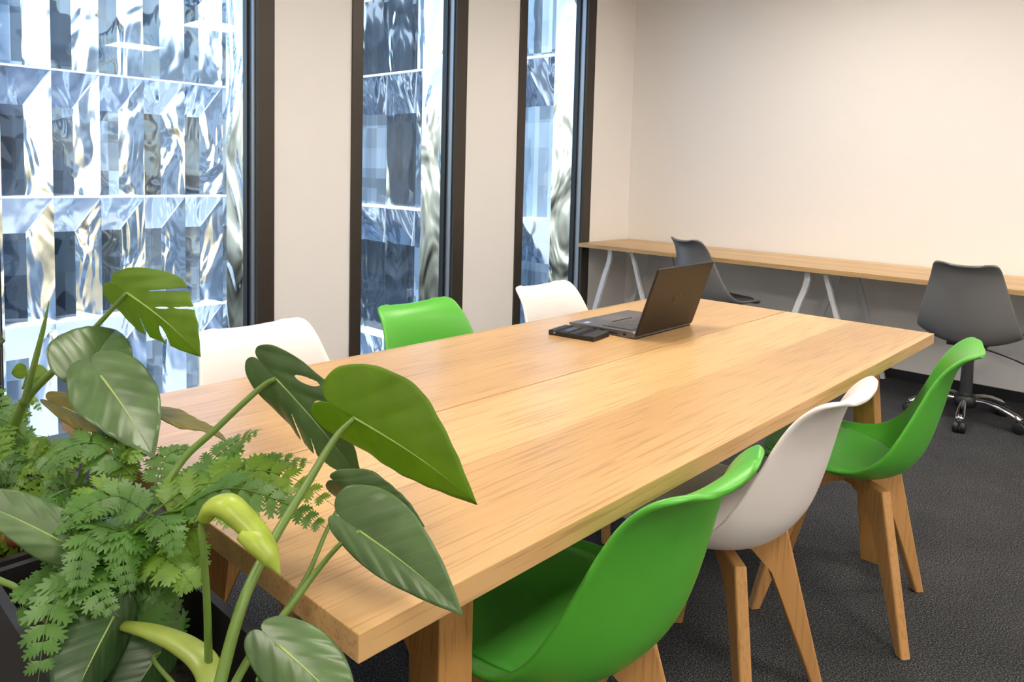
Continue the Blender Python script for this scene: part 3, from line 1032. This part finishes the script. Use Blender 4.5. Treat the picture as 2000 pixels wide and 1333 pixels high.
nt.links.new(tcn.outputs['Object'], nn.inputs['Vector'])
rr = ramp(nt, [(0.3, (0.008, 0.006, 0.004)), (0.7, (0.045, 0.030, 0.018))])
nt.links.new(nn.outputs['Fac'], rr.inputs[0]); nt.links.new(rr.outputs[0], b.inputs['Base Color'])
b.inputs['Roughness'].default_value = 0.95
add_bump(nt, b, nn.outputs['Fac'], 0.8, 0.01)
planter(-0.52, 0.0, -0.232, -0.034, 0.70, 'black trough planter beside the near table corner holding the right monstera')
planter(-1.06, -0.535, -0.232, -0.034, 0.70, 'black trough planter at the left holding the fine leaved fern')

pot = empty('inner_pot', (-0.63, -0.150, 0.625))
tag(pot, 'reddish plastic pot standing inside the left black planter', 'pot')
bm = bmesh.new()
prof = [(0.045, 0.0), (0.060, 0.075), (0.066, 0.075), (0.067, 0.092), (0.061, 0.092), (0.057, 0.07), (0.02, 0.068)]
add_lathe(bm, prof, 28)
bm_obj('pot_body', bm, M_terra, pot, True)

# ------------------------------------------------------------------ foliage
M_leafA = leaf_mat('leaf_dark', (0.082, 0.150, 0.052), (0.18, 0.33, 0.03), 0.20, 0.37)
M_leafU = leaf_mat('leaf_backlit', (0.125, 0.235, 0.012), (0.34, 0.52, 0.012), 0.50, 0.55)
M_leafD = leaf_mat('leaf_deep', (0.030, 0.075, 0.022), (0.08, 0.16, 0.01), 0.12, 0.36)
M_leafBr = leaf_mat('leaf_olive', (0.17, 0.15, 0.03), (0.30, 0.28, 0.03), 0.35, 0.45)
M_stem = plain('stem_green', (0.12, 0.21, 0.035), 0.42)
M_rib = plain('midrib', (0.26, 0.38, 0.09), 0.45)
M_new = leaf_mat('young_leaf', (0.42, 0.55, 0.07), (0.5, 0.6, 0.06), 0.25, 0.38, veins=False)
M_sheath = plain('sheath', (0.22, 0.29, 0.045), 0.40)
M_fern = leaf_mat('fern_green', (0.055, 0.155, 0.016), (0.20, 0.38, 0.025), 0.26, 0.48, veins=False)
M_fern2 = leaf_mat('fern_light', (0.115, 0.235, 0.018), (0.30, 0.47, 0.025), 0.32, 0.5, veins=False)
LEAVES=[
 ('A1',[-0.1028, 0.0627, 0.9492],[0.0543, 0.121, 0.8912],[0.0141, 0.0204, 0.0697],[-0.0553, 0.0127, -0.042],'plain','under'),
 ('A2',[-0.2813, 0.0619, 0.9588],[-0.1442, 0.1102, 0.8531],[0.0419, 0.0154, 0.0367],[-0.0373, 0.0021, -0.0407],'split','top'),
 ('A3',[-0.0072, 0.0056, 0.8607],[0.1142, 0.0455, 0.8153],[-0.0057, 0.0265, 0.0424],[0.0036, -0.0128, -0.0235],'plain','top'),
 ('A4',[-0.1, 0.0566, 0.8647],[-0.031, 0.1172, 0.8288],[0.0111, 0.0127, 0.0226],[-0.043, 0.024, -0.0437],'plain','top'),
 ('A5',[0.0412, -0.1186, 0.8142],[0.1466, -0.1045, 0.7967],[0.0065, 0.0342, 0.0063],[-0.0056, -0.0211, -0.0207],'plain','top'),
 ('B1',[-0.6323, -0.0639, 0.918],[-0.7226, 0.0085, 0.9739],[-0.0199, -0.0559, 0.0364],[0.0444, 0.0401, -0.0129],'plain','top'),
 ('B2',[-0.5745, -0.0642, 0.9244],[-0.397, -0.056, 0.8623],[0.0013, 0.0576, 0.0141],[0.0176, -0.0538, -0.0165],'plain','top'),
 ('B3',[-0.6806, 0.0124, 1.0305],[-0.4869, 0.0498, 0.9722],[0.0424, 0.0437, 0.0409],[-0.0694, 0.0123, -0.0504],'holes','under'),
 ('C1',[-0.3044, -0.1944, 0.8097],[-0.3288, -0.2902, 0.8988],[-0.0253, 0.0195, 0.0191],[0.0143, -0.0157, -0.0154],'plain','top'),
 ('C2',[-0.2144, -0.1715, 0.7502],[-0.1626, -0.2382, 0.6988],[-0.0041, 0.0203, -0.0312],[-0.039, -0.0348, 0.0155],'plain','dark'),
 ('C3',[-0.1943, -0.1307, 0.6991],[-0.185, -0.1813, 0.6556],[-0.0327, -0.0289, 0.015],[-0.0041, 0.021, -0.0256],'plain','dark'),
 ('B4',[-0.4951, -0.0094, 0.8705],[-0.3983, 0.0512, 0.8498],[-0.0517, 0.0331, -0.0087],[0.0296, -0.0132, 0.0034],'plain','brown'),
 ('B5',[-0.7422, -0.1162, 0.7394],[-0.6858, -0.0618, 0.7573],[-0.0839, 0.0163, -0.0136],[0.0479, -0.0092, 0.0103],'plain','top'),
 ('B6',[-0.8857, -0.0851, 0.8752],[-0.8708, -0.1119, 0.8794],[-0.0022, -0.0008, 0.0127],[0.0023, 0.0007, -0.0145],'oval','under'),
 ('B7',[-0.8858, -0.0871, 0.8569],[-0.8888, -0.0484, 0.8604],[-0.0244, 0.0064, 0.0163],[0.0021, 0.0009, -0.0108],'oval','under'),
 ('B8',[-0.6909, -0.0841, 0.8525],[-0.5001, -0.0445, 0.8417],[-0.0196, 0.0238, 0.0091],[0.026, -0.0175, -0.0064],'plain','brown'),
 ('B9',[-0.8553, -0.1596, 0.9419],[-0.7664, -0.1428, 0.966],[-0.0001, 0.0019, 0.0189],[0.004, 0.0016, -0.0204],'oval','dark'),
]
STEMS=[
 ('A',[[-0.0342, -0.143, 0.7274], [-0.0584, -0.1035, 0.7979], [-0.079, -0.064, 0.8351], [-0.1035, 0.0006, 0.8847], [-0.1085, 0.0415, 0.9276], [-0.1018, 0.0635, 0.948]],[0.0079, 0.0073, 0.0066, 0.0059, 0.0049, 0.0037]),
 ('A',[[-0.0449, -0.1266, 0.7182], [-0.0442, -0.0943, 0.7593], [-0.0412, -0.0614, 0.7846], [-0.0376, -0.0272, 0.8173], [-0.0204, -0.008, 0.8481], [-0.0072, 0.0056, 0.8607]],[0.0056, 0.0052, 0.0048, 0.0038, 0.0033, 0.0027]),
 ('A',[[-0.0465, -0.0672, 0.7753], [-0.0621, -0.0244, 0.8006], [-0.0826, 0.0148, 0.8335], [-0.1, 0.0566, 0.8647]],[0.0037, 0.0034, 0.003, 0.0025]),
 ('A',[[-0.2401, -0.1483, 0.6762], [-0.3048, -0.1168, 0.7686], [-0.333, -0.0524, 0.8494], [-0.3187, -0.0071, 0.8939], [-0.2958, 0.0471, 0.9464], [-0.2813, 0.0619, 0.9588]],[0.0053, 0.0057, 0.0061, 0.0055, 0.0049, 0.0042]),
 ('A',[[-0.0863, -0.124, 0.7173], [-0.0828, -0.1268, 0.7918], [-0.0804, -0.1313, 0.8594], [-0.0841, -0.1321, 0.885], [-0.0794, -0.1263, 0.8991]],[0.0053, 0.0047, 0.0041, 0.0041, 0.0046]),
 ('A',[[0.0309, -0.1317, 0.7807], [0.0347, -0.1262, 0.7995], [0.0412, -0.1186, 0.8142]],[0.0037, 0.0033, 0.0023]),
 ('B',[[-0.8657, -0.1213, 0.7422], [-0.8273, -0.1035, 0.834], [-0.7746, -0.0609, 0.9041], [-0.7182, -0.0139, 0.9819], [-0.6806, 0.0124, 1.0305]],[0.0098, 0.0097, 0.007, 0.0052, 0.0043]),
 ('B',[[-0.8169, -0.1076, 0.8328], [-0.8071, -0.0903, 0.9116], [-0.8012, -0.0794, 0.9642], [-0.7974, -0.0712, 1.0096]],[0.007, 0.0061, 0.0044, 0.0009]),
 ('B',[[-0.6862, -0.0671, 0.7095], [-0.6712, -0.0436, 0.8021], [-0.6521, -0.0465, 0.8671], [-0.6323, -0.0639, 0.918]],[0.0067, 0.0059, 0.0049, 0.004]),
 ('B',[[-0.6311, -0.0687, 0.7276], [-0.6002, -0.0439, 0.8211], [-0.5918, -0.0437, 0.8804], [-0.5745, -0.0642, 0.9244]],[0.0065, 0.0056, 0.0048, 0.0039]),
 ('B',[[-0.7064, -0.1147, 0.6963], [-0.7257, -0.1165, 0.7205], [-0.7422, -0.1162, 0.7394]],[0.0033, 0.0033, 0.0025]),
 ('B',[[-0.8886, -0.0914, 0.8404], [-0.8849, -0.0856, 0.8634], [-0.8871, -0.0864, 0.8752]],[0.0023, 0.0023, 0.0018]),
 ('C',[[-0.2714, -0.1483, 0.6927], [-0.2941, -0.1621, 0.7644], [-0.3044, -0.1944, 0.8097]],[0.0048, 0.0042, 0.003]),
 ('C',[[-0.3695, -0.2715, 0.783], [-0.3429, -0.2482, 0.7693], [-0.3227, -0.2308, 0.7555], [-0.2978, -0.1999, 0.6978]],[0.0047, 0.0047, 0.0041, 0.0035]),
 ('C',[[-0.139, -0.1351, 0.6875], [-0.1789, -0.1433, 0.7036], [-0.1943, -0.1307, 0.6991]],[0.0033, 0.0028, 0.0023]),
 ('B',[[-0.6082, -0.0905, 0.709], [-0.5484, -0.0506, 0.8206], [-0.4951, -0.0094, 0.8705]],[0.0039, 0.0031, 0.0023]),
]
CURL=([[-0.0814, -0.1286, 0.8944], [-0.0713, -0.1248, 0.9072], [-0.0567, -0.1176, 0.9108], [-0.0388, -0.109, 0.8994], [-0.0222, -0.1017, 0.8862], [-0.0093, -0.0979, 0.8731], [0.0026, -0.0953, 0.8572]],[0.0076, 0.0112, 0.0137, 0.0122, 0.0107, 0.0086, 0.001])
WRAP=([[-0.0309, -0.112, 0.8918], [-0.0157, -0.1068, 0.8842], [-0.0028, -0.1015, 0.8728], [0.0074, -0.0975, 0.8589]],[0.0097, 0.0112, 0.0086, 0.001])
SHEATH=([[-0.2165, -0.1614, 0.7347], [-0.1712, -0.146, 0.7402], [-0.1265, -0.1319, 0.7396], [-0.0897, -0.1256, 0.733], [-0.0639, -0.1307, 0.7158]],[0.0071, 0.011, 0.0137, 0.0148, 0.0121])
FRONDS=[
 ([-0.277, -0.0855, 0.8201],[-0.2623, -0.0136, 0.8528],[-0.2179, 0.0409, 0.8472],[-0.1358, 0.0605, 0.8272],0.0382),
 ([-0.3179, -0.0558, 0.8137],[-0.3397, -0.0047, 0.8412],[-0.3431, 0.0353, 0.8611],[-0.2999, 0.0508, 0.8863],0.028),
 ([-0.2765, -0.0858, 0.8138],[-0.2095, -0.0461, 0.859],[-0.1366, -0.0063, 0.8514],[-0.0825, 0.0147, 0.8323],0.0321),
 ([-0.3009, -0.0946, 0.815],[-0.2851, -0.05, 0.8395],[-0.201, -0.0109, 0.8576],[-0.1145, 0.0144, 0.8522],0.0365),
 ([-0.3946, -0.0845, 0.8295],[-0.454, -0.109, 0.8631],[-0.4672, -0.1489, 0.8612],[-0.4564, -0.1819, 0.8421],0.035),
 ([-0.3004, -0.0949, 0.8086],[-0.3245, -0.128, 0.8374],[-0.3168, -0.1759, 0.836],[-0.3059, -0.2084, 0.8202],0.0291),
 ([-0.2978, -0.1083, 0.7878],[-0.2429, -0.1116, 0.7903],[-0.185, -0.1121, 0.7946],[-0.1493, -0.1077, 0.7806],0.0375),
 ([-0.315, -0.1263, 0.7683],[-0.2782, -0.1723, 0.787],[-0.2432, -0.2239, 0.7689],[-0.1824, -0.2538, 0.7261],0.0437),
 ([-0.3196, -0.1306, 0.7681],[-0.2821, -0.1766, 0.781],[-0.2338, -0.1865, 0.7805],[-0.1794, -0.1781, 0.7686],0.0354),
 ([-0.3088, -0.1041, 0.7956],[-0.251, -0.0903, 0.805],[-0.2046, -0.089, 0.7965],[-0.1756, -0.0919, 0.7723],0.0309),
 ([-0.353, -0.0743, 0.8184],[-0.3859, -0.0476, 0.8431],[-0.3939, -0.0269, 0.8498],[-0.3783, -0.0122, 0.8518],0.0238),
 ([-0.3009, -0.0946, 0.815],[-0.3338, -0.0556, 0.8258],[-0.3199, -0.0139, 0.839],[-0.29, 0.0144, 0.8434],0.0323),
 ([-0.3345, -0.1128, 0.8095],[-0.3493, -0.1373, 0.8388],[-0.3301, -0.1608, 0.8362],[-0.3018, -0.1914, 0.8157],0.0294),
 ([-0.3167, -0.1253, 0.7935],[-0.2979, -0.1601, 0.8186],[-0.2662, -0.1863, 0.809],[-0.2243, -0.2045, 0.786],0.0338),
 ([-0.3075, -0.1167, 0.7938],[-0.271, -0.1355, 0.8135],[-0.2424, -0.1515, 0.7991],[-0.2022, -0.1581, 0.7703],0.0326),
 ([-0.2972, -0.0773, 0.8172],[-0.2173, -0.0552, 0.8402],[-0.1526, -0.0493, 0.8446],[-0.1196, -0.048, 0.8257],0.0284),
 ([-0.2981, -0.0641, 0.8195],[-0.2709, 0.0046, 0.8415],[-0.2557, 0.0476, 0.8549],[-0.2203, 0.0803, 0.8528],0.0296),
 ([-0.3037, -0.0999, 0.7893],[-0.2703, -0.1065, 0.8229],[-0.2164, -0.1103, 0.8305],[-0.1777, -0.1179, 0.8056],0.0309),
 ([-0.3874, -0.1065, 0.8172],[-0.4268, -0.0859, 0.8416],[-0.4227, -0.0806, 0.8558],[-0.3883, -0.0768, 0.8468],0.028),
 ([-0.3237, -0.1352, 0.7617],[-0.2877, -0.1962, 0.7742],[-0.2906, -0.2259, 0.7788],[-0.2725, -0.2507, 0.7734],0.0315),
]


CORD = [(0.0, 0.0), (-0.20, 0.0), (-0.28, 0.12), (-0.29, 0.38), (-0.20, 0.70), (0.05, 0.97), (0.32, 0.96), (0.54, 0.78), (0.74, 0.52), (0.89, 0.24), (1.0, 0.0)]
OVAL = [(0.0, 0.0), (0.02, 0.35), (0.14, 0.75), (0.36, 1.0), (0.62, 0.92), (0.85, 0.52), (1.0, 0.0)]

def leaf(parent, A, T, S1, S2, style, mt, seed):
    A, T, S1, S2 = Vector(A), Vector(T), Vector(S1), Vector(S2)
    D = T - A
    Ln = D.length
    n_avg = (D.cross(S2 - S1)).normalized()
    if n_avg.dot(cam.matrix_world.translation - A) < 0: n_avg = -n_avg
    base = OVAL if style == 'oval' else CORD
    no, nr = (300, 46) if style in ('split', 'holes') else (110, 16)
    out = catmull([(u, v, 0) for u, v in base], no)
    rnd = random.Random(seed)
    ph = rnd.random() * 6
    holes, slits = [], []
    if style == 'split':
        slits = [(2, 0.30, 0.020, 0.42), (2, 0.52, 0.022, 0.45), (2, 0.70, 0.02, 0.5), (1, 0.58, 0.012, 0.6)]
        holes = [(1, 0.17, 0.66, 0.055, 0.17), (1, 0.42, 0.58, 0.050, 0.17)]
    if style == 'holes':
        slits = [(1, 0.20, 0.020, 0.38), (1, 0.52, 0.024, 0.42), (2, 0.30, 0.025, 0.45)]
        holes = [(2, 0.62, 0.42, 0.055, 0.20), (1, 0.40, 0.22, 0.018, 0.10)]
    verts, faces, uvs = [], [], []
    def place(u, v, S, sg):
        q = abs(v)
        p = A + D * u + S * q
        # droop of the tip, swell between the veins, soft cup along the midrib
        droop = -0.10 * Ln * max(u, 0) ** 3
        swell = 0.004 * Ln * math.sin(8 * math.pi * (u - 0.42 * q) + ph) * min(q * 2.2, 1)
        wave = 0.030 * Ln * q ** 3 * math.sin(7 * u + ph + sg)
        cup = 0.10 * Ln * (q * (1 - q)) 
        return p + Vector((0, 0, droop)) + n_avg * (swell + wave + cup)
    for side, S, sg in ((1, S1, 0.0), (2, S2, 1.7)):
        base_i = len(verts)
        for i in range(no + 1):
            u0, v0 = out[i].x, max(out[i].y, 0)
            for k in range(nr + 1):
                rho = k / nr
                u, v = u0 * rho, v0 * rho
                verts.append(place(u, v, S, sg))
                uvs.append((u, v))
        for i in range(no):
            for k in range(nr):
                a = base_i + i * (nr + 1) + k
                f = (a, a + 1, a + nr + 2, a + nr + 1)
                cu = sum(uvs[q][0] for q in f) / 4
                cv = sum(uvs[q][1] for q in f) / 4
                bad = False
                for hs, hu, hv, ru, rv in holes:
                    if hs == side:
                        du, dv = cu - hu - 0.42 * (cv - hv), cv - hv
                        if (du / ru) ** 2 + (dv / rv) ** 2 < 1: bad = True
                for hs, hu, wv, v0_ in slits:
                    if hs == side and cv > v0_:
                        if abs(cu - hu - 0.42 * (cv - 0.5)) < wv * (0.35 + 1.5 * (cv - v0_) / (1 - v0_)): bad = True
                if not bad:
                    faces.append(f if side == 1 else f[::-1])
    me = bpy.data.meshes.new('leaf')
    me.from_pydata([tuple(v) for v in verts], [], faces)
    uvl = me.uv_layers.new(name='UVMap')
    for lp in me.loops: uvl.data[lp.index].uv = uvs[lp.vertex_index]
    bm = bmesh.new(); bm.from_mesh(me)
    bmesh.ops.remove_doubles(bm, verts=bm.verts, dist=0.00005)
    bmesh.ops.delete(bm, geom=[v for v in bm.verts if not v.link_faces], context='VERTS')
    bm.to_mesh(me); bm.free()
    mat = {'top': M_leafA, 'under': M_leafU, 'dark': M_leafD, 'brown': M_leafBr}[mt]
    o = link('leaf', me, mat, parent, True)
    o.matrix_parent_inverse = parent.matrix_world.inverted() if False else Matrix.Translation(-parent.location)
    sd = o.modifiers.new('thickness', 'SOLIDIFY'); sd.thickness = 0.0009; sd.offset = 0
    # raised midrib on both faces
    pts = [place(u / 12, 0, S1, 0) for u in range(13)]
    bm = bmesh.new()
    add_tube(bm, pts, [0.011 * Ln * (1 - 0.085 * i) + 0.0002 for i in range(13)], 8, 0.8)
    rb = bm_obj('midrib', bm, M_rib, o, True)
    return o

monA = empty('monstera', (-0.12, -0.13, 0.63))
tag(monA, 'monstera with broad leaves reaching over the near table corner', 'plant', 'monstera plants in the planters')
monB = empty('monstera', (-0.75, -0.13, 0.63))
tag(monB, 'taller monstera at the left with a perforated leaf in front of the widest window', 'plant', 'monstera plants in the planters')
monC = empty('monstera', (-0.30, -0.16, 0.63))
tag(monC, 'low monstera with dark leaves hanging over the front rim at the bottom left', 'plant', 'monstera plants in the planters')
MON = {'A': monA, 'B': monB, 'C': monC}
def off(o, parent):
    o.matrix_parent_inverse = Matrix.Translation(-parent.location)
    return o
for i, (nm, A, T, S1, S2, st, mt) in enumerate(LEAVES):
    leaf(MON[nm[0]], A, T, S1, S2, st, mt, i + 3)
for gname, pts, rad in STEMS:
    off(tube('stem', pts, [r_ * 0.82 for r_ in rad], M_stem, MON[gname], 28, 10), MON[gname])
tag(off(tube('curled_leaf', CURL[0], [r_ * 1.2 for r_ in CURL[1]], M_new, monA, 40, 18, 0.72), monA), 'pale yellow green rolled young leaf')
off(tube('curled_leaf_wrap', WRAP[0], [r_ * 1.2 for r_ in WRAP[1]], M_new, monA, 30, 16, 0.70), monA)
off(tube('leaf_sheath', SHEATH[0], SHEATH[1], M_sheath, monA, 34, 16, 0.6), monA)

def frond_mesh(pts, width, teeth, npin, seed, lobes=4):
    rnd = random.Random(seed)
    N = 40
    P = catmull(pts, N)
    bm = bmesh.new()
    uvs = None
    add_tube(bm, P, [0.0013 * (1 - 0.75 * i / N) for i in range(N + 1)], 6)
    camdir = (cam.matrix_world.translation - P[N // 2]).normalized()
    for q in range(npin):
        f = 0.10 + 0.90 * q / npin
        i = int(f * N)
        p = P[i]
        d = (P[min(i + 1, N)] - P[max(i - 1, 0)]).normalized()
        nrm = (camdir * 0.55 + Vector((0, 0, 1)) * 0.7)
        nrm = (nrm - d * nrm.dot(d)).normalized()
        side = d.cross(nrm).normalized()
        env = min(1.0, 0.55 + 1.6 * f) * (1 - f) ** 0.75 + 0.10
        for sg in (-1, 1):
            L_ = width * env * rnd.uniform(0.85, 1.12)
            W_ = L_ * 0.30 + width * 0.06
            ax = (side * sg + d * rnd.uniform(0.45, 0.75) + nrm * rnd.uniform(-0.30, 0.22)).normalized()
            wx = ax.cross(nrm).normalized()
            # pinnate lobed leaflet outline: saw teeth along both edges
            k = teeth
            spine = []
            for t in range(k + 1):
                x_ = t / k
                spine.append(bm.verts.new(p + ax * L_ * x_ - nrm * L_ * 0.22 * x_ * x_))
            for e in (-1, 1):
                prev = None
                for t in range(k):
                    x0, x1 = t / k, (t + 1) / k
                    prof_ = lambda x_: W_ * (math.sin(math.pi * min(1, x_ * 0.9 + 0.12)) ** 0.8)
                    c0 = spine[t].co + wx * e * prof_(x0) * 0.45
                    tipv = p + ax * L_ * (x1 + 0.5 / k) + wx * e * prof_((x0 + x1) / 2) * 1.0 - nrm * L_ * (0.22 * x1 * x1 + 0.04)
                    v0 = bm.verts.new(c0)
                    v1 = bm.verts.new(spine[t].co.lerp(tipv, 0.80) + wx * e * prof_(x0) * 0.28)
                    v2 = bm.verts.new(tipv)
                    v3 = bm.verts.new(spine[t + 1].co + wx * e * prof_(x1) * 0.38)
                    bm.faces.new((spine[t], v0, v1, v2, v3, spine[t + 1]) if e > 0 else (spine[t + 1], v3, v2, v1, v0, spine[t]))
    me = bpy.data.meshes.new('frond')
    bm.to_mesh(me); bm.free()
    me.uv_layers.new(name='UVMap')
    return me

fern = empty('fern', (-0.30, -0.13, 0.63))
tag(fern, 'green fern with toothed leaflets spilling over between the monstera stems', 'plant')
def put_frond(pts, width, parent, mat, teeth, npin, seed):
    me = frond_mesh(pts, width, teeth, npin, seed)
    me.materials.append(mat)
    o = link('frond', me, None, parent)
    off(o, parent)
    for p_ in me.polygons: p_.use_smooth = False
    return o
for i, (b0, m1, m2, t_e, wd) in enumerate(FRONDS):
    put_frond([b0, m1, m2, t_e], wd * 1.15, fern, M_fern if i % 3 else M_fern2, 5, 11, 100 + i)
rnd = random.Random(5)
for i in range(15):
    a = rnd.uniform(0.42 * math.pi, 1.58 * math.pi)
    L_ = rnd.uniform(0.10, 0.19)
    c = Vector((-0.30 + rnd.uniform(-0.10, 0.10), -0.13 + rnd.uniform(-0.04, 0.04), 0.66))
    dr = Vector((math.cos(a) * 1.25, math.sin(a) * 0.55, 0))
    if c.y + dr.y * L_ > -0.03: dr.y = -abs(dr.y)
    h_ = rnd.uniform(0.06, 0.13)
    put_frond([c, c + dr * L_ * 0.35 + Vector((0, 0, h_)), c + dr * L_ * 0.75 + Vector((0, 0, h_ * 1.05)), c + dr * L_ * 1.05 + Vector((0, 0, h_ * 0.6))], 0.042, fern, M_fern, 5, 12, 300 + i)

fine = empty('lacy_fern', (-0.80, -0.13, 0.63))
tag(fine, 'light green lacy fern with fine leaflets in the left planter', 'plant')
for i in range(64):
    a = rnd.uniform(0, 2 * math.pi)
    L_ = rnd.uniform(0.07, 0.17)
    c = Vector((-0.78 + rnd.uniform(-0.24, 0.22), -0.13 + rnd.uniform(-0.07, 0.07), 0.64))
    dr = Vector((math.cos(a) * 1.1, math.sin(a) * 0.7, 0))
    if c.y + dr.y * L_ > -0.03: dr.y = -abs(dr.y)
    h_ = rnd.uniform(0.05, 0.17)
    put_frond([c, c + dr * L_ * 0.25 + Vector((0, 0, h_ * 0.7)), c + dr * L_ * 0.6 + Vector((0, 0, h_)), c + dr * L_ * 1.0 + Vector((0, 0, h_ * 0.85))], rnd.uniform(0.020, 0.032), fine, M_fern2 if i % 2 else M_fern, 3, 15, 500 + i)
